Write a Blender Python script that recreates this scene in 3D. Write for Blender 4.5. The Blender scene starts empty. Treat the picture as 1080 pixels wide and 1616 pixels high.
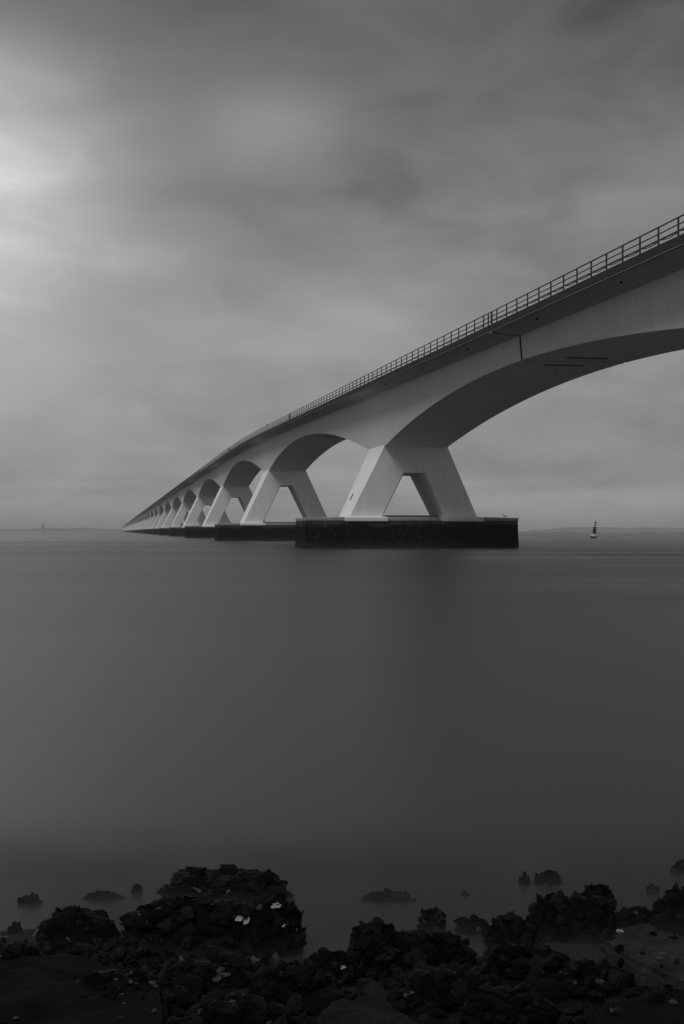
import bpy, bmesh, math, random
from mathutils import Vector, Matrix, noise
from mathutils.bvhtree import BVHTree
C = bpy.context.scene.collection
R = math.radians
random.seed(7)

# ------------------------------------------------------------------ camera
F, HZ, CH = 1956.0, 838.2, 1.68          # focal length in photo pixels, horizon row, eye height
cam_d = bpy.data.cameras.new('camera')
cam = bpy.data.objects.new('camera', cam_d); C.objects.link(cam)
cam_d.sensor_fit = 'HORIZONTAL'; cam_d.sensor_width = 36.0
cam_d.lens = F / 1080 * 36
cam_d.shift_y = (HZ - 808) / 1080
cam_d.clip_start = 0.1; cam_d.clip_end = 60000
cam.location = (0, 0, CH); cam.rotation_euler = (R(90), 0, 0)
bpy.context.scene.camera = cam

# ------------------------------------------------------------------ light
SUN_EL, SUN_AZ = R(52), R(-141)            # azimuth measured from +Y towards +X
sun_d = bpy.data.lights.new('sun', 'SUN'); sun_d.energy = 1.6; sun_d.angle = R(32)
sun = bpy.data.objects.new('sun', sun_d); C.objects.link(sun)
sdir = Vector((math.sin(SUN_AZ)*math.cos(SUN_EL), math.cos(SUN_AZ)*math.cos(SUN_EL), math.sin(SUN_EL)))
sun.rotation_euler = (-sdir).to_track_quat('-Z', 'Y').to_euler()
sun.location = sdir*60

vs = bpy.context.scene.view_settings
vs.view_transform = 'Standard'; vs.look = 'None'; vs.gamma = 1; vs.use_curve_mapping = False
vs.exposure = 0.0

def node_tools(nt):
    N, L = nt.nodes, nt.links
    def put(sock, v):
        if isinstance(v, bpy.types.NodeSocket): L.new(v, sock)
        elif v is not None: sock.default_value = v
    def math_(op, a, b=None, c=None, clamp=False):
        n = N.new('ShaderNodeMath'); n.operation = op; n.use_clamp = clamp
        for i, v in enumerate((a, b, c)):
            if v is not None: put(n.inputs[i], v)
        return n.outputs[0]
    def vmath(op, a, b=None):
        n = N.new('ShaderNodeVectorMath'); n.operation = op
        put(n.inputs[0], a)
        if b is not None: put(n.inputs[1], b)
        return n.outputs['Value'] if op in ('DOT_PRODUCT', 'LENGTH') else n.outputs[0]
    def noise_(vec, scale, detail=4, rough=.5, dist=0.0):
        n = N.new('ShaderNodeTexNoise'); put(n.inputs['Vector'], vec)
        n.inputs['Scale'].default_value = scale; n.inputs['Detail'].default_value = detail
        n.inputs['Roughness'].default_value = rough; n.inputs['Distortion'].default_value = dist
        return n.outputs['Fac']
    def remap(v, a, b, c, d, smooth=False):
        n = N.new('ShaderNodeMapRange'); put(n.inputs[0], v)
        if smooth: n.interpolation_type = 'SMOOTHSTEP'
        for i, k in enumerate((a, b, c, d)): n.inputs[i+1].default_value = k
        return n.outputs[0]
    def mapping(vec, scale=(1, 1, 1), loc=(0, 0, 0), rot=(0, 0, 0)):
        n = N.new('ShaderNodeMapping'); put(n.inputs[0], vec)
        n.inputs['Scale'].default_value = scale; n.inputs['Location'].default_value = loc
        n.inputs['Rotation'].default_value = rot
        return n.outputs[0]
    return N, L, put, math_, vmath, noise_, remap, mapping

def build_world():
    w = bpy.data.worlds.new('World'); bpy.context.scene.world = w; w.use_nodes = True
    nt = w.node_tree; nt.nodes.clear()
    N, L, put, m, vm, nz, remap, mapping = node_tools(nt)
    sky = N.new('ShaderNodeTexSky'); sky.sky_type = 'NISHITA'; sky.sun_disc = False
    sky.sun_elevation = SUN_EL; sky.sun_rotation = SUN_AZ; sky.air_density = 2; sky.dust_density = 5
    bw = N.new('ShaderNodeRGBToBW'); L.new(sky.outputs[0], bw.inputs[0])
    tc = N.new('ShaderNodeTexCoord'); d = tc.outputs['Generated']
    sep = N.new('ShaderNodeSeparateXYZ'); L.new(d, sep.inputs[0])
    z = m('MAXIMUM', sep.outputs[2], 0.0)
    # cloud deck: brightness of the cloud cover against elevation (sine)
    ramp = N.new('ShaderNodeValToRGB'); put(ramp.inputs[0], m('MULTIPLY', z, 2.0, clamp=True))
    cr = ramp.color_ramp; cr.interpolation = 'B_SPLINE'
    pts = SKY_RAMP
    cr.elements[0].position = pts[0][0]; cr.elements[0].color = (pts[0][1],)*3+(1,)
    cr.elements[1].position = pts[-1][0]; cr.elements[1].color = (pts[-1][1],)*3+(1,)
    for p, v in pts[1:-1]:
        e = cr.elements.new(p); e.color = (v, v, v, 1)
    base = N.new('ShaderNodeRGBToBW'); L.new(ramp.outputs[0], base.inputs[0]); base = base.outputs[0]
    # drifting, drawn-out cloud texture (long soft banks)
    proj = N.new('ShaderNodeCombineXYZ')
    zz = m('ADD', z, 0.16)
    put(proj.inputs[0], m('DIVIDE', sep.outputs[0], zz)); put(proj.inputs[1], m('DIVIDE', sep.outputs[1], zz)); put(proj.inputs[2], 0.0)
    c1 = nz(mapping(proj.outputs[0], (.55, .8, 1), (3.1, 1.7, 0), (0, 0, R(-14))), 1.0, 3.5, .48, .5)
    c2 = nz(mapping(d, (2.6, 2.6, 6.5), (.3, 1.2, .4), (R(-2), R(8), 0)), 1.6, 4, .52, .4)
    c3 = nz(mapping(d, (5, 5, 11), (2.3, .2, .4), (R(-3), R(10), 0)), 2.0, 4, .5, .8)
    tex = m('ADD', m('MULTIPLY', m('SUBTRACT', c1, .5), 1.0), m('MULTIPLY', m('SUBTRACT', c2, .5), .8))
    tex = m('ADD', tex, m('MULTIPLY', m('SUBTRACT', c3, .5), .55))
    val = m('MULTIPLY', base, m('ADD', 1.0, m('MULTIPLY', tex, 1.0)))
    for az, el, sx, sy, amp in SKY_BANKS:
        # soft thinner / thicker places in the cover, stretched along the horizon
        az, el = R(az), R(el)
        c = Vector((math.sin(az)*math.cos(el), math.cos(az)*math.cos(el), math.sin(el)))
        r = Vector((math.cos(az), -math.sin(az), 0)); u = r.cross(c)
        a = m('DIVIDE', vm('DOT_PRODUCT', d, tuple(r)), math.sin(R(sx)))
        b = m('DIVIDE', vm('DOT_PRODUCT', d, tuple(u)), math.sin(R(sy)))
        front = m('GREATER_THAN', vm('DOT_PRODUCT', d, tuple(c)), 0.0)
        wob = m('MULTIPLY', m('ADD', m('SUBTRACT', c1, .5), m('MULTIPLY', m('SUBTRACT', c3, .5), 1.0)), 1.7)
        q = m('ADD', m('ADD', m('MULTIPLY', a, a), m('MULTIPLY', b, b)), wob)
        g = m('MULTIPLY', m('POWER', 2.718, m('MULTIPLY', q, -1.0)), front)
        val = m('ADD', val, m('MULTIPLY', g, amp))
    val = m('MAXIMUM', val, 0.03)
    # a little of the clear-sky light still comes through the cover
    tot = m('ADD', m('MULTIPLY', val, 10.0), m('MULTIPLY', bw.outputs[0], 0.03))
    bg = N.new('ShaderNodeBackground'); put(bg.inputs[0], tot); bg.inputs[1].default_value = 0.1
    out = N.new('ShaderNodeOutputWorld'); L.new(bg.outputs[0], out.inputs[0])
SKY_RAMP = [(0, .30), (.10, .295), (.28, .27), (.50, .20), (.66, .145), (.85, .115), (1, .14)]
SKY_BANKS = [(-18.0, 16.2, 7.0, 4.4, .42), (-17, 9.5, 6, 5, .17), (-3.0, 18.0, 3.6, 2.0, .11), (-8.8, 12.4, 3.2, 1.5, .06),
             (14.6, 22.5, 5, 4, -.05), (5, 16.0, 6, 2.5, -.06), (-8, 14.6, 3.5, 1.3, -.035), (15, 14, 4, 2.5, .03), (-8, 10.2, 5, .9, -.03), (-3, 8.3, 6, 1.3, .04)]
build_world()

# ------------------------------------------------------------------ materials (a monochrome world: greys only)
def mat(name, col=.3, rough=.8, var=0.0, scale=1.0, streak=0.0, bump=0.0, bscale=20, rand=0.0, spec=.5, spots=0.0, coat=0):
    M = bpy.data.materials.new(name); M.use_nodes = True
    nt = M.node_tree; N, L, put, m, vm, nz, remap, mapping = node_tools(nt)
    b = N['Principled BSDF']; b.inputs['Roughness'].default_value = rough
    b.inputs['Specular IOR Level'].default_value = spec
    b.inputs['Coat Weight'].default_value = coat; b.inputs['Coat Roughness'].default_value = .25
    tc = N.new('ShaderNodeTexCoord'); o = tc.outputs['Object']
    v = None
    if var: v = m('ADD', 1.0, m('MULTIPLY', m('SUBTRACT', nz(o, scale, 6, .6), .5), var*2))
    if streak:
        s = m('SUBTRACT', nz(mapping(o, (1.6, 1.6, .12)), 1.0, 5, .65), .5)
        s = m('ADD', 1.0, m('MULTIPLY', s, streak*2)); v = s if v is None else m('MULTIPLY', v, s)
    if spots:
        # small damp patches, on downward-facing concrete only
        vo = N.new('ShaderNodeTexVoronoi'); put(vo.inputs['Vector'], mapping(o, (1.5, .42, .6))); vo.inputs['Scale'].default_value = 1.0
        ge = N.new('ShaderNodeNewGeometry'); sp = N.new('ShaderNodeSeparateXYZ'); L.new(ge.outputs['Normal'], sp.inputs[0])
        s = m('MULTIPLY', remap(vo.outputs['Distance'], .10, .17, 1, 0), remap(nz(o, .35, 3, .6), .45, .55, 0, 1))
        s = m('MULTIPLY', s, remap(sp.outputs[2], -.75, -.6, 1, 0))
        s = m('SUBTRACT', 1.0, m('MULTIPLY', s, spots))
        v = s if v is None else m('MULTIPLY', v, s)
    if rand:
        oi = N.new('ShaderNodeObjectInfo')
        r = remap(m('POWER', oi.outputs['Random'], 2.2), 0, 1, 1-rand*.5, 1+rand*2.2); v = r if v is None else m('MULTIPLY', v, r)
    if v is None: b.inputs['Base Color'].default_value = (col, col, col, 1)
    else:
        g = N.new('ShaderNodeCombineColor'); k = m('MULTIPLY', m('MAXIMUM', v, .05), col)
        for i in range(3): L.new(k, g.inputs[i])
        L.new(g.outputs[0], b.inputs['Base Color'])
    if bump:
        bn = N.new('ShaderNodeBump'); bn.inputs['Strength'].default_value = bump; bn.inputs['Distance'].default_value = 1.0/bscale
        L.new(nz(o, bscale, 6, .65), bn.inputs['Height']); L.new(bn.outputs[0], b.inputs['Normal'])
    return M

M = {}
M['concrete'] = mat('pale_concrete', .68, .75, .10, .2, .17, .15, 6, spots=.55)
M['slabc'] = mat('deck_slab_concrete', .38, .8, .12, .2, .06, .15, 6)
M['pier'] = mat('pier_concrete', .80, .7, .10, .3, .17, .15, 6)
M['pad'] = mat('plinth_concrete', .68, .8, .10, 1.2, .05, .2, 8)
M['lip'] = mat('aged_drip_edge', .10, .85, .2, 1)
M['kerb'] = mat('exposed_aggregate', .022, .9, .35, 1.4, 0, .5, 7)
M['coping'] = mat('weathered_coping', .26, .85, .22, .5, .18, .3, 6)
M['steel'] = mat('dark_painted_steel', .03, .5, .15, 3)
M['black'] = mat('matt_black', .012, .9, .2, 3, spec=.1)
M['asphalt'] = mat('asphalt', .05, .9, .2, 2)
M['bird'] = mat('dark_plumage', .06, .8, .2, 20)
M['buoy_dark'] = mat('dark_buoy_paint', .025, .5, .2, 2)
M['buoy_pale'] = mat('pale_buoy_paint', .42, .5, .15, 3)
M['land'] = mat('far_land', .11, .95, .3, .01)
M['masonry'] = mat('old_masonry', .14, .9, .2, .2)

def tide_wall():
    Mx = bpy.data.materials.new('tide_stained_concrete'); Mx.use_nodes = True
    nt = Mx.node_tree; N, L, put, m, vm, nz, remap, mapping = node_tools(nt)
    b = N['Principled BSDF']; b.inputs['Roughness'].default_value = .8
    b.inputs['Specular IOR Level'].default_value = .04
    tc = N.new('ShaderNodeTexCoord'); o = tc.outputs['Object']
    sep = N.new('ShaderNodeSeparateXYZ'); L.new(o, sep.inputs[0])
    n1 = nz(mapping(o, (.7, .7, 1.2)), .7, 6, .6); n2 = nz(mapping(o, (3, 3, .35)), 1, 5, .65)
    h = m('ADD', sep.outputs[2], m('MULTIPLY', m('SUBTRACT', n1, .5), 1.1))
    top = remap(h, 2.15, 2.75, 0, 1)
    low = remap(h, 0.15, .7, 1, 0)
    k = m('ADD', .006, m('MULTIPLY', top, m('MULTIPLY', n2, .13)))
    k = m('ADD', k, m('MULTIPLY', low, m('MULTIPLY', n1, .035)))
    k = m('ADD', k, m('MULTIPLY', remap(nz(o, 2.2, 6, .7), .52, .68, 0, 1), .022))
    k = m('ADD', k, m('MULTIPLY', remap(n2, .62, .8, 0, 1), .02))
    k = m('ADD', k, m('MULTIPLY', remap(nz(mapping(o, (2.6, 2.6, .22), (7, 0, 0)), 1.0, 3, .5), .74, .82, 0, 1), .05))
    g = N.new('ShaderNodeCombineColor')
    for i in range(3): L.new(k, g.inputs[i])
    L.new(g.outputs[0], b.inputs['Base Color'])
    bn = N.new('ShaderNodeBump'); bn.inputs['Strength'].default_value = .6; bn.inputs['Distance'].default_value = .12
    L.new(nz(o, 5, 6, .7), bn.inputs['Height']); L.new(bn.outputs[0], b.inputs['Normal'])
    return Mx
M['tide'] = tide_wall()

def rock_mat(name, col, rough=.55, spec=.3, cells=9):
    Mx = bpy.data.materials.new(name); Mx.use_nodes = True
    nt = Mx.node_tree; N, L, put, m, vm, nz, remap, mapping = node_tools(nt)
    b = N['Principled BSDF']; b.inputs['Specular IOR Level'].default_value = spec
    tc = N.new('ShaderNodeTexCoord'); o = tc.outputs['Object']
    n1 = nz(o, 5, 7, .7); n2 = nz(o, 34, 6, .7)
    k = m('MULTIPLY', remap(n1, .3, .75, .35, 1.9), remap(n2, .3, .8, .5, 1.7))
    k = m('MULTIPLY', k, col)
    g = N.new('ShaderNodeCombineColor')
    for i in range(3): L.new(k, g.inputs[i])
    L.new(g.outputs[0], b.inputs['Base Color'])
    put(b.inputs['Roughness'], remap(n2, .3, .7, rough-.15, rough+.25))
    bn = N.new('ShaderNodeBump'); bn.inputs['Strength'].default_value = .9; bn.inputs['Distance'].default_value = .02
    L.new(m('ADD', n2, m('MULTIPLY', nz(o, 110, 4, .6), .4)), bn.inputs['Height']); L.new(bn.outputs[0], b.inputs['Normal'])
    return Mx
M['rock'] = rock_mat('wet_dark_rock', .007, .42, .10)
M['slab'] = rock_mat('smooth_grey_rock', .021, .7, .12)
M['midslab'] = rock_mat('smooth_charcoal_rock', .010, .7, .10)
M['darkslab'] = rock_mat('dark_smooth_rock', .0045, .75, .07)
M['shell'] = mat('weedy_oyster_shell', .008, .33, .5, 30, 0, .9, 70, rand=1.0, spec=.12)
M['white_shell'] = mat('bleached_oyster_shell', .27, .5, .4, 30, 0, .5, 60)
M['pale_shell'] = mat('grey_oyster_shell', .045, .55, .4, 30, 0, .5, 60)

def water_mat():
    Mx = bpy.data.materials.new('smoothed_sea_water'); Mx.use_nodes = True
    nt = Mx.node_tree; N, L, put, m, vm, nz, remap, mapping = node_tools(nt)
    b = N['Principled BSDF']; b.inputs['IOR'].default_value = 1.60
    b.inputs['Base Color'].default_value = (.021, .021, .021, 1)
    tc = N.new('ShaderNodeTexCoord'); o = tc.outputs['Object']
    sep = N.new('ShaderNodeSeparateXYZ'); L.new(o, sep.inputs[0])
    n1 = nz(mapping(o, (.006, .03, 1), (0, 0, 0), (0, 0, R(9))), 1, 3, .5)
    n2 = nz(mapping(o, (.018, .12, 1), (4, 2, 0), (0, 0, R(-4))), 1, 4, .55)
    # open water is calmer; the tide race round the near pier is rougher and streaked
    race = m('MULTIPLY', remap(sep.outputs[0], -6, 18, 0, 1, True), m('MULTIPLY', remap(sep.outputs[1], 22, 45, 0, 1, True), remap(sep.outputs[1], 100, 135, 1, 0, True)))
    r = remap(sep.outputs[1], 90, 300, .37, .275, True)
    r = m('ADD', r, m('MULTIPLY', m('SUBTRACT', n1, .5), .16))
    r = m('ADD', r, m('MULTIPLY', race, m('MULTIPLY', m('SUBTRACT', n2, .42), .34)))
    put(b.inputs['Roughness'], r)
    return Mx
M['water'] = water_mat()

# ------------------------------------------------------------------ helpers
def tag(o, label=None, cat=None, group=None, kind=None):
    if label: o['label'] = label
    if cat: o['category'] = cat
    if group: o['group'] = group
    if kind: o['kind'] = kind
    return o
def link(name, me, parent=None, loc=None, rot=None):
    o = bpy.data.objects.new(name, me); C.objects.link(o)
    if parent is not None: o.parent = parent
    if loc is not None: o.location = loc
    if rot is not None: o.rotation_euler = rot
    return o
def mesh(name, vs_, fs, m, smooth=False):
    me = bpy.data.meshes.new(name); me.from_pydata([tuple(v) for v in vs_], [], fs)
    me.materials.append(m)
    if smooth: me.polygons.foreach_set('use_smooth', [True]*len(me.polygons))
    me.update(); return me
class MB:
    def __init__(s): s.v, s.f = [], []
    def loft(s, rings, caps=True, closed=True):
        o = len(s.v); n = len(rings[0])
        for r in rings: s.v += [tuple(p) for p in r]
        for i in range(len(rings)-1):
            for j in range(n if closed else n-1):
                k = (j+1) % n
                s.f.append((o+i*n+j, o+i*n+k, o+(i+1)*n+k, o+(i+1)*n+j))
        if caps and closed:
            s.f.append(tuple(o+j for j in reversed(range(n)))); s.f.append(tuple(o+(len(rings)-1)*n+j for j in range(n)))
        return s
    def box(s, x0, x1, y0, y1, z0, z1):
        return s.loft([[(x0, y0, z), (x1, y0, z), (x1, y1, z), (x0, y1, z)] for z in (z0, z1)])
    def cyl(s, p0, p1, r0, r1=None, n=12):
        r1 = r0 if r1 is None else r1
        p0, p1 = Vector(p0), Vector(p1); d = (p1-p0).normalized()
        a = d.orthogonal().normalized(); b = d.cross(a)
        ring = lambda p, r: [p+(a*math.cos(t)+b*math.sin(t))*r for t in [2*math.pi*i/n for i in range(n)]]
        return s.loft([ring(p0, r0), ring(p1, r1)])
    def mesh(s, name, m, smooth=False):
        me = mesh(name, s.v, s.f, m, smooth)
        bm = bmesh.new(); bm.from_mesh(me); bmesh.ops.recalc_face_normals(bm, faces=bm.faces); bm.to_mesh(me); bm.free()
        return me
def px(x, y, z=0.0):
    """point of the scene at height z seen at photo position x, y (used to measure positions off the photograph)"""
    d = (CH - z)*F/(y-HZ)
    return Vector(((x-540)/F*d, d, z))

# ------------------------------------------------------------------ setting: water, sea bed, shore
W = 14000
v, f = [], []
ys = [-W, -60, 0, 20, 60, 200, 1000, 4000, W]; xs = [-W, -2000, -200, -40, 0, 40, 200, 2000, W]
for y in ys:
    for x in xs: v.append((x, y, 0))
for j in range(len(ys)-1):
    for i in range(len(xs)-1):
        a = j*len(xs)+i; f.append((a, a+1, a+1+len(xs), a+len(xs)))
tag(link('sea_water', mesh('sea_water', v, f, M['water'])), 'smooth grey tidal water stretching to the horizon', kind='structure')

def far_ridge(name, x0, x1, dist, prof, seed):
    v, f = [], []; n = 160
    for i in range(n+1):
        t = i/n; X = x0+(x1-x0)*t
        h = prof(t, X) + noise.noise(Vector((X*.004, seed, 0)))*2.2 + noise.noise(Vector((X*.02, seed, 3)))*1.0
        h = max(h, .8)
        v += [(X, dist-140, -.5), (X, dist-120, h*.25), (X, dist-60, h*.9), (X, dist, h), (X, dist+300, -.5)]
    for i in range(n):
        for j in range(4):
            a = i*5+j; f.append((a, a+5, a+6, a+1))
    return tag(link(name, mesh(name, v, f, M['land'])), kind='structure')
def kx(x, d): return (x-540)/F*d
D1 = 5600
fs_l = far_ridge('far_shore', kx(-500, D1), kx(205, D1), D1,
    lambda t, X: 11 + 5*math.exp(-((X-kx(132, D1))/55)**2) + 3*math.exp(-((X-kx(75, D1))/120)**2), 1.3)
fs_l['label'] = 'low hazy shore with tree clumps left of the far end of the bridge'
fs_r = far_ridge('far_shore', kx(842, D1), kx(1600, D1), D1,
    lambda t, X: 7 + 12*min(1, max(0, (X-kx(845, D1))/150)) - 3*math.exp(-((X-kx(990, D1))/40)**2) - 2*(1 if X > kx(1045, D1) else 0), 8.1)
fs_r['label'] = 'low hazy dike line on the horizon behind the buoy'
tw = link('church_tower', None, None, (kx(74.5, D1), D1-80, 0))
tag(tw, 'tiny hazy tower rising above the low shore left of the bridge end', 'tower')
b = MB(); b.box(-6, 6, -6, 6, -1, 26); b.box(-5, 5, -5, 5, 26, 33); link('tower_shaft', b.mesh('tower_shaft', M['masonry']), tw)
b = MB(); b.loft([[(-4.4, -4.4, 33), (4.4, -4.4, 33), (4.4, 4.4, 33), (-4.4, 4.4, 33)], [(-.5, -.5, 37.5), (.5, -.5, 37.5), (.5, .5, 37.5), (-.5, .5, 37.5)]])
link('tower_roof', b.mesh('tower_roof', M['masonry']), tw)

# haze
hb = MB(); hb.box(-W+50, W-50, -W+50, W-50, -3.0, 46)
hz = link('haze', hb.mesh('haze', M['land'])); hz.data.materials.clear()
hm = bpy.data.materials.new('sea_haze'); hm.use_nodes = True; hm.node_tree.nodes.clear()
pv = hm.node_tree.nodes.new('ShaderNodeVolumePrincipled'); ho = hm.node_tree.nodes.new('ShaderNodeOutputMaterial')
pv.inputs['Color'].default_value = (.95, .95, .95, 1); pv.inputs['Density'].default_value = 0.00018
hm.node_tree.links.new(pv.outputs[0], ho.inputs['Volume']); hz.data.materials.append(hm)
tag(hz, 'thin sea haze', kind='stuff')

# ------------------------------------------------------------------ the bridge
TH = math.atan((540-183.3)/F)
AC, S1, SP = 29.64, 124.94, 95.0
c_, s_ = math.cos(TH), math.sin(TH)
bridge = link('bridge', None, None, (AC*c_ - S1*s_, AC*s_ + S1*c_, 0), (0, 0, TH))
tag(bridge, 'long pale concrete arch bridge on A-shaped piers crossing the water to the horizon', 'bridge')
def rail_z(y):
    if y < 75: h = 15.38 + .0235*y
    elif y < 155: h = 15.38+.0235*75+.0235*((y-75)-(y-75)**2/160)
    else: h = 18.08
    return h + CH
def below(t):
    t = abs(t)
    return 6.85 if t <= 3.8 else 3.1 + 3.75*(max(0, 47.5-t)/43.7)**1.95
def whalf(d): return 3.25 + .09*(6.85-d)
GAP = .20
def stations(near):
    n = 26 if near else 12
    a = [-47.5+GAP]
    a += [-3.8-43.63*(1-i/n) for i in range(1, n+1)]
    return a + [-q for q in reversed(a)]
def seg_rings(k, fn, near=True):
    z0 = lambda y: rail_z(y + SP*k)
    return [[(x, y, z0(y)+z) for x, z in fn(y)] for y in stations(near)]
def build_girder(k, near):
    out = {}
    out['girder'] = MB().loft(seg_rings(k, lambda y: [(-whalf(below(y)), -below(y)), (whalf(below(y)), -below(y)), (whalf(1.5), -1.5), (-whalf(1.5), -1.5)], near)).mesh('girder', M['concrete'])
    sl = [(-5.62, -.93), (-5.62, -1.25), (-5.70, -1.25), (-5.70, -1.375), (-3.74, -1.52), (3.74, -1.52), (5.70, -1.375), (5.70, -1.25), (5.62, -1.25), (5.62, -.93)]
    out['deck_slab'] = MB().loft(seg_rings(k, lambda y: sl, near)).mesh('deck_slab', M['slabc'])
    e = MB()
    for sg in (-1, 1):
        e.loft(seg_rings(k, lambda y: [(sg*5.30, -.94), (sg*5.30, -.82), (sg*5.71, -.84), (sg*5.72, -1.21), (sg*5.615, -1.23), (sg*5.615, -.94)], near))
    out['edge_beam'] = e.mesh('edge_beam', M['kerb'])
    e = MB()
    for sg in (-1, 1):
        e.loft(seg_rings(k, lambda y: [(sg*5.702, -1.255), (sg*5.77, -1.265), (sg*5.77, -1.345), (sg*5.702, -1.372)], near))
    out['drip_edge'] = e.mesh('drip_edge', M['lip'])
    out['road_surface'] = MB().loft(seg_rings(k, lambda y: [(-5.28, -.926), (5.28, -.926)], near), closed=False).mesh('road_surface', M['asphalt'])
    return out
def post_ys():
    """post positions along one segment, measured from its pier"""
    a = [-46.85, -45.8]; y = -43.72
    while y < 45.0: a.append(y); y += 2.0
    return a + [46.3, 47.42]
def rail_rings(k, x, zc, w, h, sag=0.0):
    ys = stations(True) if not sag else None
    if sag:
        P = post_ys(); ys = []
        for a, b2 in zip(P[:-1], P[1:]): ys += [a + (b2-a)*i/5 for i in range(5)]
        ys.append(P[-1])
    rr = []
    for y in ys:
        zz = rail_z(y+SP*k)+zc
        if sag:
            P = post_ys(); q = 0
            for a, b2 in zip(P[:-1], P[1:]):
                if a <= y <= b2 and b2 > a:
                    t = (y-a)/(b2-a); q = 4*t*(1-t)*((b2-a)/1.99)**2
            zz -= sag*q
        rr.append([(x-w/2, y, zz-h/2), (x+w/2, y, zz-h/2), (x+w/2, y, zz+h/2), (x-w/2, y, zz+h/2)])
    return rr
def build_rail(k, side):
    x = side*5.66; b = MB()
    b.loft(rail_rings(k, x, -.025, .06, .05)); b.loft(rail_rings(k, x, -.33, .05, .04)); b.loft(rail_rings(k, x, -.615, .05, .075))
    if k < 2: b.loft(rail_rings(k, x+.06*-side, -.60, .03, .03, sag=.09))
    return b.mesh('railing', M['steel'])
post_me = MB().box(-.036, .036, -.03, .03, -.98, -.02).mesh('post', M['steel'])
post_wide = MB().box(-.05, .05, -.07, .07, -.98, -.01).mesh('post', M['steel'])
def posts_joined(k, side):
    b = MB()
    for y in post_ys():
        z = rail_z(y+SP*k); w = .10 if abs(y) > 47.3 else .035
        b.box(side*5.66-.05, side*5.66+.05, y-w, y+w, z-.98, z-.02)
    return b.mesh('posts', M['steel'])

def crect(z, x0, x1, hy, c=.12):
    return [(x0+c, -hy, z), (x1-c, -hy, z), (x1, -hy+c, z), (x1, hy-c, z), (x1-c, hy, z), (x0+c, hy, z), (x0, hy-c, z), (x0, -hy+c, z)]
ZB = 3.14
def build_pier(zc):
    hx = lambda z: 3.32 + .478*(zc-z)
    hy = lambda z: 3.79 - .99*(zc-z)/(zc-ZB)
    zo = zc-2.66
    beam = MB().loft([crect(z, -hx(z), hx(z), hy(z)) for z in (zo, zc, zc+.16)]).mesh('pier', M['pier'])
    legs = []
    for sg in (-1, 1):
        rr = []
        for z in (ZB-.1, zo-.001):
            a, b2 = sorted((sg*hx(z), sg*(hx(z)-3.5))); rr.append(crect(z, a, b2, hy(z)))
        legs.append(MB().loft(rr).mesh('leg', M['pier']))
    return beam, legs, hx(ZB)
def build_footing(w):
    """w = outer half-width of the legs at the plinth; returns caisson, coping, two plinths, walkway"""
    L_ = w + 4.15
    ring = lambda z, gx, y0, y1: [(-L_-gx-.28, y0-gx, z), (L_+gx, y0-gx, z), (L_+gx, y1+gx, z), (-L_-gx-.28, y1+gx, z)]
    wall = MB().loft([ring(-2.2, .14, -3.3, 3.3), ring(.0, .10, -3.3, 3.3), ring(1.1, .04, -3.3, 3.3), ring(2.74, .0, -3.3, 3.3)]).mesh('footing', M['tide'])
    r2 = [ring(2.741, .06, -3.3, 3.3), ring(2.98, .06, -3.3, 3.3), ring(3.03, .02, -3.3, 3.3)]
    r2.append([(-w-.6, -2.6, 3.12), (w+.6, -2.6, 3.12), (w+.6, 2.6, 3.12), (-w-.6, 2.6, 3.12)])
    cop = MB().loft(r2).mesh('coping', M['coping'])
    pads = []
    for sg in (-1, 1):
        a, b2 = sorted((sg*(w+.5), sg*(w-3.97)))
        pads.append(MB().loft([crect(2.66, a+.05, b2-.05, 3.46, .04), crect(2.72, a, b2, 3.50, .06), crect(3.04, a, b2, 3.50, .06), crect(3.10, a+.12, b2-.12, 3.3, .1), crect(3.155, a+.3, b2-.3, 3.05, .1)]).mesh('plinth', M['pad']))
    wk = MB(); wk.box(-(w-3.99), w-3.99, -2.6, 2.6, 3.05, 3.20)
    walk = wk.mesh('walkway', M['coping'])
    wk = MB(); wk.box(-(w-3.99), w-3.99, -2.7, 2.7, 3.202, 3.27)
    grate = wk.mesh('walkway_deck', M['black'])
    return wall, cop, pads, walk, grate

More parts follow.
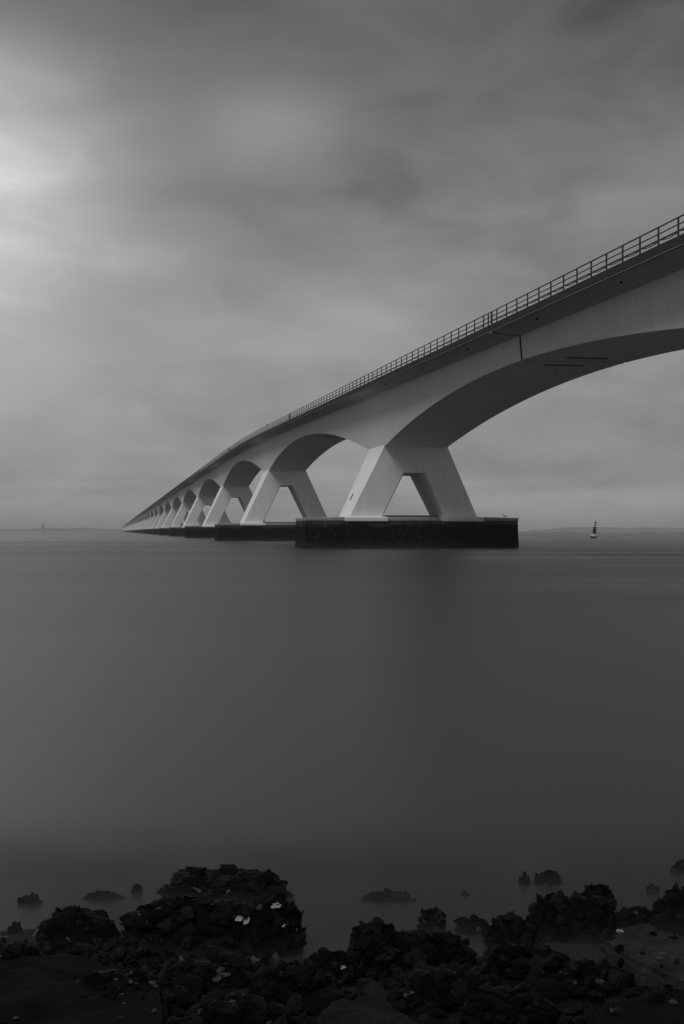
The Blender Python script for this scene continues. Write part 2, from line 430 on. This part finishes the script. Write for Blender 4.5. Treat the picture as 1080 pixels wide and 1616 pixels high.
drain_me = MB().cyl((0, 0, -.10), (0, 0, .02), .07, n=8).mesh('drain_pipe', M['black'])
slot_me = MB().box(-1.38, 1.38, -.17, .17, -.035, .02).mesh('slot_bar', M['kerb'])  # raised bar whose dark colour stands in for the darkness of a slot
shared_g = shared_p = shared_f = shared_r = shared_rr = shared_ps = None
NSPAN = 50
posts_left = 0
for k in range(-1, NSPAN):
    near = k < 4
    zk = 0
    if k < 3: G = build_girder(k, True)
    else:
        if shared_g is None: shared_g = build_girder(3, True)
        G = shared_g
    Y = SP*k
    g = link('girder', G['girder'], bridge, (0, Y, zk))
    for nm in ('deck_slab', 'edge_beam', 'drip_edge', 'road_surface'):
        link(nm, G[nm], g)
    # black block added just inside the movement joint to darken the open gap
    if k < 6:
        zr = rail_z(Y+47.5); b = MB()
        b.loft([[(-whalf(3.1)+.05, y, zr-3.05), (whalf(3.1)-.05, y, zr-3.05), (whalf(1.5)-.05, y, zr-1.45), (5.6, y, zr-1.34), (5.6, y, zr-1.0), (-5.6, y, zr-1.0), (-5.6, y, zr-1.34), (-whalf(1.5)+.05, y, zr-1.45)] for y in (47.26, 47.74)])
        link('joint_gap_fill', b.mesh('joint_gap_fill', M['black']), g)
        for yy in (-45.4, 45.4):
            link('slot_bar', slot_me, g, (.1, yy, rail_z(Y+yy)-below(yy)))
    if k < 4:
        for yy in (-39.7, -26.0, -12.6, 1, 14.5, 28, 40.5):
            for sg in (-1, 1):
                link('drain_pipe', drain_me, g, (sg*5.0, yy, rail_z(Y+yy)-1.43))
    # pier and footing
    zc = rail_z(Y)-6.85
    if k < 3 or shared_p is None:
        P = build_pier(zc); Ft = build_footing(P[2])
        if k >= 3: shared_p, shared_f = P, Ft
    else: P, Ft = shared_p, shared_f
    p = link('pier', P[0], bridge, (0, Y, 0))
    for l in P[1]: link('leg', l, p)
    ft = link('footing', Ft[0], bridge, (0, Y, 0))
    link('coping', Ft[1], ft)
    for q in Ft[2]: link('plinth', q, ft)
    link('walkway', Ft[3], ft); link('walkway_deck', Ft[4], ft)
    # railings
    for side in (-1, 1):
        if k < 3: me = build_rail(k, side)
        elif side < 0:
            if shared_r is None: shared_r = build_rail(3, -1)
            me = shared_r
        else:
            if shared_rr is None: shared_rr = build_rail(3, 1)
            me = shared_rr
        r = link('railing', me, bridge, (0, Y, 0))
        if side < 0 and k < 3:
            for y in post_ys():
                if k == -1 and y < 5: continue
                link('post', post_wide if abs(y) > 47.3 else post_me, r, (-5.66, y, rail_z(Y+y)))
            if k == -1:
                b = MB()
                for y in post_ys():
                    if y < 5:
                        z = rail_z(y+Y); b.box(-5.71, -5.61, y-.035, y+.035, z-.98, z-.02)
                tag(link('posts', b.mesh('posts', M['steel']), r), kind='stuff')
        else:
            if k < 3: pm = posts_joined(k, side)
            else:
                if shared_ps is None: shared_ps = {-1: posts_joined(3, -1), 1: posts_joined(3, 1)}
                pm = shared_ps[side]
            tag(link('posts', pm, r), kind='stuff')
# dark marking on the outer face of the nearest left leg, small lamp box on the railing
b = MB(); b.box(-.16, .16, -.16, .16, -.35, .35)
zc0 = rail_z(0)-6.85; zh = 5.15
o = link('access_hatch', b.mesh('access_hatch', M['black']), bridge, (-(3.32+.478*(zc0-zh))+.13, .6, zh), (0, R(25.5), 0))
b = MB(); b.box(-.10, .10, -.12, .12, 0, .22)
link('lamp_box', b.mesh('lamp_box', M['black']), bridge, (-5.66, 74.0, rail_z(74)-.06))

# ------------------------------------------------------------------ gulls on the footings
def gull(loc, rz, label):
    me = bpy.data.meshes.new('gull_body')
    P = [((0, 0, .16), .055), ((.10, 0, .20), .062), ((.17, 0, .27), .035), ((.20, 0, .335), .034), ((.235, 0, .335), .020), ((-.10, 0, .15), .045), ((-.24, 0, .13), .016)]
    E = [(0, 1), (1, 2), (2, 3), (3, 4), (0, 5), (5, 6)]
    me.from_pydata([p for p, r in P], E, []); me.materials.append(M['bird'])
    o = link('gull', me, None, loc, (0, 0, rz))
    o.modifiers.new('skin', 'SKIN')
    for i, (p, r) in enumerate(P): me.skin_vertices[0].data[i].radius = (r, r)
    me.skin_vertices[0].data[0].use_root = True
    sb = o.modifiers.new('sub', 'SUBSURF'); sb.levels = sb.render_levels = 1
    b = MB()
    b.cyl((.26, 0, .335), (.305, 0, .325), .012, .003, 6); link('beak', b.mesh('beak', M['pale_shell']), o)
    for sg in (-1, 1):
        b = MB(); b.cyl((.02, sg*.03, .13), (.02, sg*.03, .005), .008, .007, 6); b.box(0, .06, sg*.03-.02, sg*.03+.02, 0, .008)
        link('leg', b.mesh('leg', M['bird']), o)
        b = MB(); b.loft([[(.09, sg*.060, .22), (.09, sg*.066, .18), (.02, sg*.066, .15), (-.30, sg*.025, .13), (-.30, sg*.015, .15), (0, sg*.055, .21)], [(.09, sg*.050, .22), (.09, sg*.05, .18), (.02, sg*.05, .15), (-.30, sg*.012, .13), (-.30, sg*.005, .15), (0, sg*.04, .21)]])
        link('wing', b.mesh('wing', M['bird']), o)
    tag(o, label, 'bird')
def on_bridge(a, s, z): return Vector((AC*c_ - S1*s_ + a*c_ - s*s_, AC*s_ + S1*c_ + a*s_ + s*c_, z))
gull(on_bridge(9.55, -3.0, 3.05), R(200), 'small dark bird standing near the right end of the nearest pier footing')
gull(on_bridge(-10.7, 95+1.5, 3.05), R(20), 'small dark bird standing on the left corner of the second pier footing')
gull(on_bridge(-9.9, 95-2.9, 3.06), R(170), 'small dark bird in from the corner on the second pier footing, beside the left leg')

# ------------------------------------------------------------------ buoy
bl = px(937, 849)
buoy = link('navigation_buoy', None, None, (bl.x, bl.y, 0), (R(2), R(8), R(20)))
tag(buoy, 'dark navigation buoy with two cones on top leaning in the open water', 'buoy')
def lathe(prof, n=20):
    b = MB(); b.loft([[(r*math.cos(t), r*math.sin(t), z) for t in [2*math.pi*i/n for i in range(n)]] for r, z in prof]); return b
link('hull', lathe([(.2, -.9), (.7, -.6), (.80, -.1), (.82, .33), (.80, .36)]).mesh('hull', M['buoy_dark']), buoy)
link('float_ring', lathe([(.81, .362), (.84, .42), (.80, .72), (.58, .86), (.2, .90)]).mesh('float_ring', M['buoy_pale']), buoy)
b = MB()
for i in range(4):
    a = R(45+90*i); b.cyl((.50*math.cos(a), .50*math.sin(a), .8), (.20*math.cos(a), .20*math.sin(a), 2.75), .05, .04, 6)
for z in (1.3, 1.9, 2.5):
    r = .5-.3*(z-.8)/1.95
    for i in range(4):
        a, a2 = R(45+90*i), R(135+90*i); b.cyl((r*math.cos(a), r*math.sin(a), z), (r*math.cos(a2), r*math.sin(a2), z), .03, n=6)
link('lattice_tower', b.mesh('lattice_tower', M['buoy_dark']), buoy)
b = MB()
for r_ in (0, R(90)):
    cx, sx = math.cos(r_), math.sin(r_); n_ = Vector((-sx, cx, 0))*.015
    q = [(-.47, 1.15), (.47, 1.15), (.40, 2.74), (-.40, 2.74)]
    b.loft([[Vector((cx*u, sx*u, z))+n_ for u, z in q], [Vector((cx*u, sx*u, z))-n_ for u, z in q]])
link('daymark_panel', b.mesh('daymark_panel', M['buoy_dark']), buoy)
link('lantern', lathe([(.13, 2.76), (.14, 2.8), (.12, 3.0), (.05, 3.05)], 10).mesh('lantern', M['buoy_pale']), buoy)
b = MB(); b.cyl((.0, 0, 3.0), (0, 0, 4.35), .03, n=6); link('mast', b.mesh('mast', M['buoy_dark']), buoy)
for z in (3.08, 3.68):
    link('topmark_cone', lathe([(.36, z), (.36, z+.03), (.02, z+.54)], 14).mesh('topmark_cone', M['buoy_dark']), buoy)

# ------------------------------------------------------------------ shore: bed, rocks, oysters
def bed_z(x, y):
    z = -.16 + (6.4-y)*.10 if y < 6.4 else -.16-(y-6.4)*.12
    z += .05*noise.noise(Vector((x*1.3, y*1.3, 0))) + .03*noise.noise(Vector((x*4, y*4, 1)))
    z += .022*min(1, max(0, (5.5-y)/.3))*(min(1, max(0, (abs(x+.085)-.2)/.2)))
    gap = math.exp(-((x-kx(508, 5.2))/.16)**2) * math.exp(-((y-5.25)/.55)**2)
    z -= .16*gap
    return max(z, -2.0)
def build_bed():
    v, f = [], []
    xs = []; x = -9.0
    while x < 9.01:
        xs.append(x); x += .05 if abs(x) < 2.3 else .4
    ys = []; y = -6.0
    while y < 14:
        ys.append(y); y += .045 if 3.3 < y < 6.6 else .4
    for y in ys:
        for x in xs:
            z = bed_z(x, y)
            if 3.2 < y < 6.8 and abs(x) < 2.6:
                n = noise.noise(Vector((x*9, y*9, 5))); z += .035*abs(n) + .012*noise.noise(Vector((x*28, y*28, 2)))
            v.append((x, y, z))
    n = len(xs)
    for j in range(len(ys)-1):
        for i in range(n-1): f.append((j*n+i, j*n+i+1, (j+1)*n+i+1, (j+1)*n+i))
    return tag(link('shore_ground', mesh('shore_ground', v, f, M['rock'], True)), 'dark rubble and mud of the shore between the rocks', kind='structure')
bed = build_bed()

def shell_mesh(seed, m, open_=False):
    """an oyster: uneven drop-shaped valve, cupped, with ragged stepped growth edges"""
    rnd = random.Random(seed); n = 14; rings = []
    el = rnd.uniform(1.0, 1.5)
    rag = [rnd.uniform(.62, 1.22) for _ in range(n)]
    def ring(s, z, jag=1):
        out = []
        for i in range(n):
            t = 2*math.pi*i/n
            r = s*(1+(rag[i]-1)*jag)*(1-.18*math.cos(t))
            out.append((r*el*math.cos(t), r*math.sin(t), z+rnd.uniform(-.05, .05)*jag + .10*math.sin(3*t+seed)*s*jag))
        return out
    if open_:
        rr = [ring(.25, -.40, .3), ring(.75, -.25), ring(1.0, .10), ring(.90, .12), ring(.6, -.06), ring(.2, -.16, .3)]
    else:
        rr = [ring(.6, -.35), ring(.95, -.12), ring(1.0, .05), ring(.78, .10), ring(.80, .26), ring(.55, .30), ring(.55, .48), ring(.2, .62, .5)]
    b = MB(); b.loft(rr); me = b.mesh('oyster_shell', m)
    return me
SH_D = [shell_mesh(i, M['shell']) for i in range(7)] + [shell_mesh(20+i, M['shell'], True) for i in range(2)]
SH_P = [shell_mesh(40+i, M['pale_shell'], i % 2 == 0) for i in range(4)]
SH_W = [shell_mesh(60+i, M['white_shell'], True) for i in range(3)]

def make_shape(fn, sub, m, seed, amp=.09, freq=2.2):
    bm = bmesh.new(); bmesh.ops.create_icosphere(bm, subdivisions=sub, radius=1)
    off = Vector((seed*3.17, seed*1.31, seed*.77))
    for v_ in bm.verts:
        p = v_.co.copy(); q = fn(p)
        w = noise.noise(p*freq+off)*.6 + noise.noise(p*freq*2.6+off)*.38
        rid = 1-abs(noise.noise(p*freq*4.6+off))*2
        fine = noise.noise(p*freq*13+off)
        v_.co = q * (1 + amp*2.2*w + amp*.55*rid + amp*.22*fine)
    me = bpy.data.meshes.new('rock'); bm.to_mesh(me); bm.free(); me.materials.append(m)
    me.polygons.foreach_set('use_smooth', [False]*len(me.polygons)); me.update()
    return me
def blocky(p, e):
    s = Vector((math.copysign(abs(p.x)**e, p.x), math.copysign(abs(p.y)**e, p.y), math.copysign(abs(p.z)**e, p.z)))
    return s
BV = []      # rock surfaces, for setting shells and stones on them
def scatter(o, n, size, pale=.08, up=.0, seed=0):
    """oysters grown on a rock: children of the rock"""
    rnd = random.Random(seed)
    me = o.data; mw = Matrix.LocRotScale(o.location, o.rotation_euler, o.scale)
    inv = mw.inverted()
    tris = [pl for pl in me.polygons]
    cand = []
    wts = []
    for pl in tris:
        c = mw @ pl.center; nn = (mw.to_3x3().inverted().transposed() @ pl.normal).normalized()
        if c.z < bed_z(c.x, c.y)+.01 or c.z < -.01: continue
        if nn.z < -.25 or nn.dot(Vector((0, -1, .35))) < -.45: continue
        cand.append((c, nn)); wts.append(pl.area*(1+2*max(0, nn.z)))
    if not cand: return
    for c, nn in rnd.choices(cand, weights=wts, k=int(n*1.7)):
        s = size*.82*rnd.choice((rnd.uniform(.35, .7), rnd.uniform(.6, 1.0), rnd.uniform(.9, 1.45), rnd.uniform(1.2, 1.8) if rnd.random() < .5 else .8))
        me_ = rnd.choice(SH_D)
        if rnd.random() < pale*.8: me_ = rnd.choice(SH_P); s = min(s, size*.8)*.8
        # most stand up or lean out of the rock, some lie flat
        z = (nn + Vector((rnd.uniform(-1, 1), rnd.uniform(-1, 1), rnd.uniform(-1, 1)))*rnd.choice((.25, .8, 1.6, 1.8))).normalized()
        x = z.orthogonal().normalized(); x.rotate(Matrix.Rotation(rnd.uniform(0, 6.28), 3, z)); y = z.cross(x)
        R3 = Matrix((x, y, z)).transposed()
        loc = c + nn*s*.12
        m4 = Matrix.Translation(loc) @ R3.to_4x4() @ Matrix.Diagonal((s, s, s*rnd.uniform(.8, 1.5), 1))
        q = link('oyster_shell', me_, o); q.matrix_parent_inverse = Matrix.Identity(4)
        q.matrix_local = inv @ m4
def rock(x0, x1, ytop, ybase, label, depth=.7, e=.85, n=60, size=.026, sub=5, m='rock', zb=0.0, sink=.25, amp=.075, seed=None, rz=None, pale=.07, group=None, name='rock', cat='rock'):
    """a boulder: its span, top and waterline measured on the photograph, its base height zb"""
    seed = seed if seed is not None else int(x0+x1*3+ytop)
    rnd = random.Random(seed)
    P = px((x0+x1)/2, ybase, zb); wd = (x1-x0)/F*P.y
    dp = max(.04, wd*depth); yc = P.y + dp/2
    zt = CH - (ytop-HZ)/F*yc
    if n: zt -= size*.9
    bot = min(bed_z(P.x, yc), zb) - sink*.2 - .02
    hz_ = (zt-bot)/2
    me = make_shape(lambda p: blocky(p, e), sub, M[m], seed, amp)
    me_z = max(v_.co.z for v_ in me.vertices)
    zw = (zb - (bot+hz_))/hz_*me_z
    mx = max(abs(v_.co.x) for v_ in me.vertices if v_.co.z > zw)
    my = max(abs(v_.co.y) for v_ in me.vertices if v_.co.z > zw)
    o = link(name, me, None, (P.x, yc, bot+hz_), (0, 0, rz if rz is not None else rnd.uniform(-.3, .3)))
    o.scale = (wd/2/mx, dp/2/my, hz_/me_z)
    tag(o, label, cat, group)
    if n: scatter(o, n, size, pale, seed=seed)
    return o

G_R = 'oyster-covered rocks along the water edge'
# the big oyster mound on the left
rock(252, 452, 1372, 1432, 'tall oyster-covered rock crowning the left mound, two white shells below it', depth=.55, n=190, size=.024, e=.7, amp=.09, seed=3)
rock(380, 473, 1416, 1512, 'steep right end of the left mound, dropping straight into the water', depth=.8, n=90, size=.021, e=.65, seed=5)
rock(186, 400, 1418, 1508, 'broad low oyster rock in front of the tallest mound', depth=.45, n=140, size=.023, seed=9, e=.8)
rock(50, 178, 1436, 1508, 'rounded black rock left of the mound with water behind it', depth=.6, n=90, size=.023, seed=11, e=.7)
rock(-70, 60, 1490, 1550, 'dark rock cut by the left edge of the picture', depth=.6, n=50, size=.023, seed=12)
# rocks standing alone in the water
rock(24, 60, 1411, 1427, 'flat dark rock awash furthest left in the water', depth=.6, n=14, size=.011, sub=4, seed=14)
rock(128, 192, 1403, 1422, 'ragged low rock awash left of the tall mound', depth=.5, n=22, size=.011, sub=4, seed=16)
rock(206, 225, 1394, 1410, 'small pointed rock sticking out of the water beside the mound', depth=.7, n=0, size=.009, sub=4, amp=.05, seed=17)
rock(10, 34, 1454, 1474, 'small black rock in the water left of the rounded black rock', depth=.8, n=8, size=.011, sub=4, seed=18)
rock(577, 648, 1407, 1425, 'low lumpy rock awash alone near the middle of the shore', depth=.6, n=34, size=.016, sub=4, seed=19, amp=.1)
rock(728, 742, 1405, 1413, 'tiny rock tip just showing above the water', depth=.8, n=3, size=.011, sub=3, seed=21)
rock(821, 840, 1378, 1396, 'small rock in the water, left one of a close pair', depth=.9, n=7, size=.011, sub=4, seed=22)
rock(845, 891, 1373, 1398, 'oyster-crusted rock in the water, right one of a close pair', depth=.8, n=34, size=.013, sub=4, seed=24, pale=.2)
rock(1060, 1120, 1358, 1380, 'dark rock in the water cut by the right edge of the picture', depth=.6, n=20, size=.02, sub=4, seed=26)
rock(1022, 1044, 1396, 1412, 'small low rock in the water beside the dark right-edge rock', depth=.8, n=6, size=.011, sub=3, seed=28)
# the middle group
rock(549, 640, 1455, 1545, 'peaked black rock with ragged crest in the middle of the shore', depth=.7, n=90, size=.021, seed=31, e=.8, amp=.12)
rock(664, 699, 1436, 1475, 'upright dark block rising behind the middle rocks', depth=.8, n=26, size=.018, seed=33, e=.6)
rock(600, 745, 1470, 1550, 'broad shelly rock right of the peaked black rock', depth=.5, n=120, size=.022, seed=35, e=.8)
rock(470, 580, 1500, 1560, 'low black rock at the head of the water inlet', depth=.6, n=60, size=.022, seed=37, e=.8)
# the ridge on the right
rock(722, 775, 1449, 1475, 'flat-topped rock at the left foot of the right ridge', depth=.6, n=26, size=.018, seed=41, e=.6)
rock(768, 850, 1443, 1500, 'lumpy rock low on the right ridge', depth=.6, n=60, size=.021, seed=43)
rock(845, 972, 1412, 1490, 'rugged rock high on the right ridge', depth=.55, n=100, size=.022, seed=45, e=.75)
rock(926, 972, 1397, 1450, 'block standing at the top of the right ridge', depth=.8, n=36, size=.019, seed=47, e=.6)
rock(968, 1060, 1430, 1475, 'low rock behind the smooth grey slab', depth=.6, n=36, size=.020, seed=48)
rock(1040, 1160, 1402, 1475, 'black craggy rock above the grey slab at the right edge', depth=.6, n=70, size=.022, seed=49)
# nearer rocks
for i, (x0, x1, yt, yb, zb, n_, lb) in enumerate([
    (250, 420, 1505, 1570, .06, 90, 'shelly rock under the tall mound with a pale shell on it'),
    (400, 520, 1520, 1590, .08, 70, 'dark rock just left of the pointed grey slab'),
    (640, 800, 1530, 1610, .10, 110, 'large black rock behind the bottom edge right of the pointed slab'),
    (780, 900, 1490, 1560, .08, 90, 'shell-studded rock below the right ridge'),
    (740, 880, 1560, 1640, .14, 90, 'dark rock at the bottom edge below the shell-studded rock'),
    (880, 1000, 1520, 1580, .10, 60, 'rock with pale round shells under the smooth grey slab'),
    (120, 280, 1530, 1600, .10, 40, 'dark rock at the lower left behind the smooth black slab'),
    (300, 460, 1570, 1650, .14, 60, 'black rock on the bottom edge below the mound')]):
    rock(x0, x1, yt, yb, lb, depth=.6, n=n_, size=.022, seed=60+i, zb=zb, e=.8, pale=.12)

def slab(pts, label, m, seed, thick=.22, sub=4, amp=.012, n=0, pale=.3):
    """a flat-topped boulder with the given top outline"""
    P = [px(x, y, z) for x, y, z in pts]
    c = sum(P, Vector())/len(P)
    bm = bmesh.new()
    top = [bm.verts.new(p-c) for p in P]
    bot = [bm.verts.new((p-c)*1.12 - Vector((0, 0, thick))) for p in P]
    bm.faces.new(top); bm.faces.new(list(reversed(bot)))
    for i in range(len(P)):
        j = (i+1) % len(P); bm.faces.new((top[j], top[i], bot[i], bot[j]))
    bmesh.ops.recalc_face_normals(bm, faces=bm.faces)
    bmesh.ops.bevel(bm, geom=list(bm.edges), offset=.018, segments=2, affect='EDGES')
    bmesh.ops.triangulate(bm, faces=bm.faces)
    for _ in range(sub):
        bmesh.ops.subdivide_edges(bm, edges=[e for e in bm.edges if e.calc_length() > .025], cuts=1, use_grid_fill=False)
        bmesh.ops.triangulate(bm, faces=bm.faces)
    off = Vector((seed, seed*.7, 0))
    bm.normal_update()
    for v_ in bm.verts:
        q = v_.co + off
        v_.co += v_.normal*(amp*2.2*noise.noise(q*4) + amp*noise.noise(q*13) + amp*.5*noise.noise(q*40))
    me = bpy.data.meshes.new('rock_slab'); bm.to_mesh(me); bm.free(); me.materials.append(M[m])
    o = link('rock_slab', me, None, c); tag(o, label, 'rock')
    if n: scatter(o, n, .02, pale, seed=seed)
    return o
slab([(945, 1482, .16), (975, 1460, .17), (1024, 1455, .18), (1060, 1472, .17), (1160, 1478, .17), (1180, 1560, .19), (1060, 1545, .19), (985, 1510, .17)],
     'smooth pale grey slab sloping at the right edge of the shore', 'slab', 4, n=16)
slab([(500, 1640, .20), (505, 1598, .17), (560, 1556, .15), (592, 1546, .14), (622, 1570, .15), (655, 1604, .18), (680, 1640, .20)],
     'smooth pointed grey slab at the bottom edge near the middle', 'midslab', 5, n=0)
slab([(-60, 1530, .16), (40, 1512, .14), (150, 1512, .14), (230, 1522, .15), (262, 1560, .17), (270, 1640, .2), (-60, 1640, .2)],
     'broad smooth black slab filling the bottom left corner', 'darkslab', 6, n=14, pale=.5)
slab([(930, 1590, .2), (985, 1552, .18), (1060, 1550, .19), (1140, 1580, .2), (1140, 1650, .22), (930, 1650, .22)],
     'dark smooth slab in the bottom right corner with small pale shells', 'darkslab', 8, n=24, pale=.7)

# small loose stones among the rocks
rnd = random.Random(5)
stone_me = [make_shape(lambda p: blocky(p, .85), 3, M['rock'], 200+i, .12) for i in range(5)]
cnt = 0
for i in range(70):
    X = rnd.uniform(-40, 1120); Yp = rnd.uniform(1500, 1640)
    if abs(X-508) < 50 and Yp < 1540: continue
    P = px(X, Yp, .08); s = rnd.choice((.02, .03, .05))*rnd.uniform(.8, 1.2)
    o = link('stone', rnd.choice(stone_me), None, (P.x, P.y, bed_z(P.x, P.y)+s*.45), (rnd.uniform(-.4, .4), rnd.uniform(-.4, .4), rnd.uniform(0, 6)))
    o.scale = (s*rnd.uniform(.8, 1.5), s, s*rnd.uniform(.6, .9))
    tag(o, 'small dark stone lying in the rubble between the shore rocks', 'stone', 'small stones in the shore rubble')

# litter of broken shell and pebbles covering the ground between the rocks
def litter():
    b = MB(); rnd = random.Random(77); src = [(list(v_.co.copy() for v_ in me.vertices), [tuple(p.vertices) for p in me.polygons]) for me in SH_D[:5] + stone_me[:1]]
    src = [q for q in src if len(q[0]) < 200]
    for i in range(3800):
        X, Y = rnd.uniform(-2.6, 2.6), 3.75 + 1.75*rnd.random()**.9
        if abs(X-kx(508, 5.2)) < .16 and Y > 4.75: continue
        if X < kx(190, 5) and Y > 4.93: continue
        if noise.noise(Vector((X*2.2, Y*2.2, 9))) < -.22: continue
        z = bed_z(X, Y)
        if z < -.015: continue
        s_k = rnd.choice((.008, .012, .018, .026))*rnd.uniform(.7, 1.3)
        vs_, fs_ = rnd.choice(src); o = len(b.v)
        R3 = (Matrix.Rotation(rnd.uniform(0, 6.3), 3, 'Z') @ Matrix.Rotation(rnd.gauss(0, .6), 3, 'X') @ Matrix.Rotation(rnd.gauss(0, .6), 3, 'Y'))
        for v_ in vs_: b.v.append(tuple(R3 @ (v_*s_k) + Vector((X, Y, z+.02+s_k*.25))))
        b.f += [tuple(o+q for q in f_) for f_ in fs_]
    return tag(link('shell_litter', mesh('shell_litter', b.v, b.f, M['shell'])), 'dark litter of broken shells covering the ground between the rocks', kind='stuff')
litter()

# single bleached shells: find the surface under the line of sight and lay the shell on it
bpy.context.view_layer.update()
dg = bpy.context.evaluated_depsgraph_get()
def lay(x, y, s, me, label, tilt=0.3, rz=0.0):
    org = Vector((0, 0, CH)); d = Vector(((x-540)/F, 1, (HZ-y)/F)).normalized()
    hit, loc, nn, idx, ob, mw = bpy.context.scene.ray_cast(dg, org, d, distance=20)
    k = 0
    if hit and ob.name.startswith('haze'):
        hit, loc, nn, idx, ob, mw = bpy.context.scene.ray_cast(dg, loc+d*.01, d, distance=20)
    if not hit: return
    z = (nn + Vector((0, -.5, 1.0))).normalized(); xx = Vector((math.cos(rz), 0, math.sin(rz))); xx = (xx - z*xx.dot(z)).normalized(); yy = z.cross(xx)
    m4 = Matrix.Translation(loc - d*s*.35) @ Matrix((xx, yy, z)).transposed().to_4x4() @ Matrix.Diagonal((s, s*.8, s, 1))
    o = link('loose_oyster_shell', me, None); o.matrix_world = m4
    tag(o, label, 'shell')
lay(380, 1450, .017, SH_W[0], 'white oyster shell on the left mound, left one of a touching pair')
lay(390, 1453, .016, SH_W[1], 'white oyster shell on the left mound, right one of a touching pair', rz=.9)
lay(438, 1430, .016, SH_W[2], 'white oyster shell lying near the top right shoulder of the left mound', rz=-.35)
lay(449, 1461, .008, SH_W[0], 'tiny white shell low on the right end of the left mound', rz=.6)
lay(402, 1515, .020, SH_P[0], 'pale grey oyster shell on the rock below the left mound', rz=.7)
lay(979, 1470, .014, SH_W[1], 'bright shell at the left tip of the smooth grey slab', rz=.5)
lay(543, 1527, .008, SH_W[2], 'tiny white shell beside the pointed grey slab', rz=.2)
lay(362, 1407, .012, SH_P[1], 'small grey shell high on the left mound', rz=.1)

# churned water smoothed by time into a low mist round the rocks
mb = MB(); mb.box(-4.2, 4.2, 4.55, 7.9, .006, .17)
mi = link('surf_mist', mb.mesh('surf_mist', M['land'])); mi.data.materials.clear()
mm = bpy.data.materials.new('surf_mist'); mm.use_nodes = True; nt = mm.node_tree; nt.nodes.clear()
N, L, put, m, vm, nz, remap, mapping = node_tools(nt)
pv = N.new('ShaderNodeVolumePrincipled'); ho = N.new('ShaderNodeOutputMaterial'); L.new(pv.outputs[0], ho.inputs['Volume'])
pv.inputs['Color'].default_value = (.15, .15, .15, 1)
tc = N.new('ShaderNodeTexCoord'); o_ = tc.outputs['Object']; sp = N.new('ShaderNodeSeparateXYZ'); L.new(o_, sp.inputs[0])
hgt = m('POWER', 2.718, m('MULTIPLY', sp.outputs[2], -32.0))
far_ = remap(sp.outputs[1], 7.8, 5.6, 0, 1, True)
edge = m('MULTIPLY', remap(sp.outputs[1], 4.6, 5.3, 0, 1), m('MULTIPLY', far_, far_))
nn_ = remap(nz(mapping(o_, (1.2, 1.8, 3)), 1.4, 2, .5), .3, .7, .35, 1.5)
put(pv.inputs['Density'], m('MULTIPLY', m('MULTIPLY', hgt, edge), m('MULTIPLY', nn_, 7.5)))
mi.data.materials.append(mm); mm.cycles.volume_step_rate = 1.0
tag(mi, 'soft low mist of churned water between the shore rocks', kind='stuff')
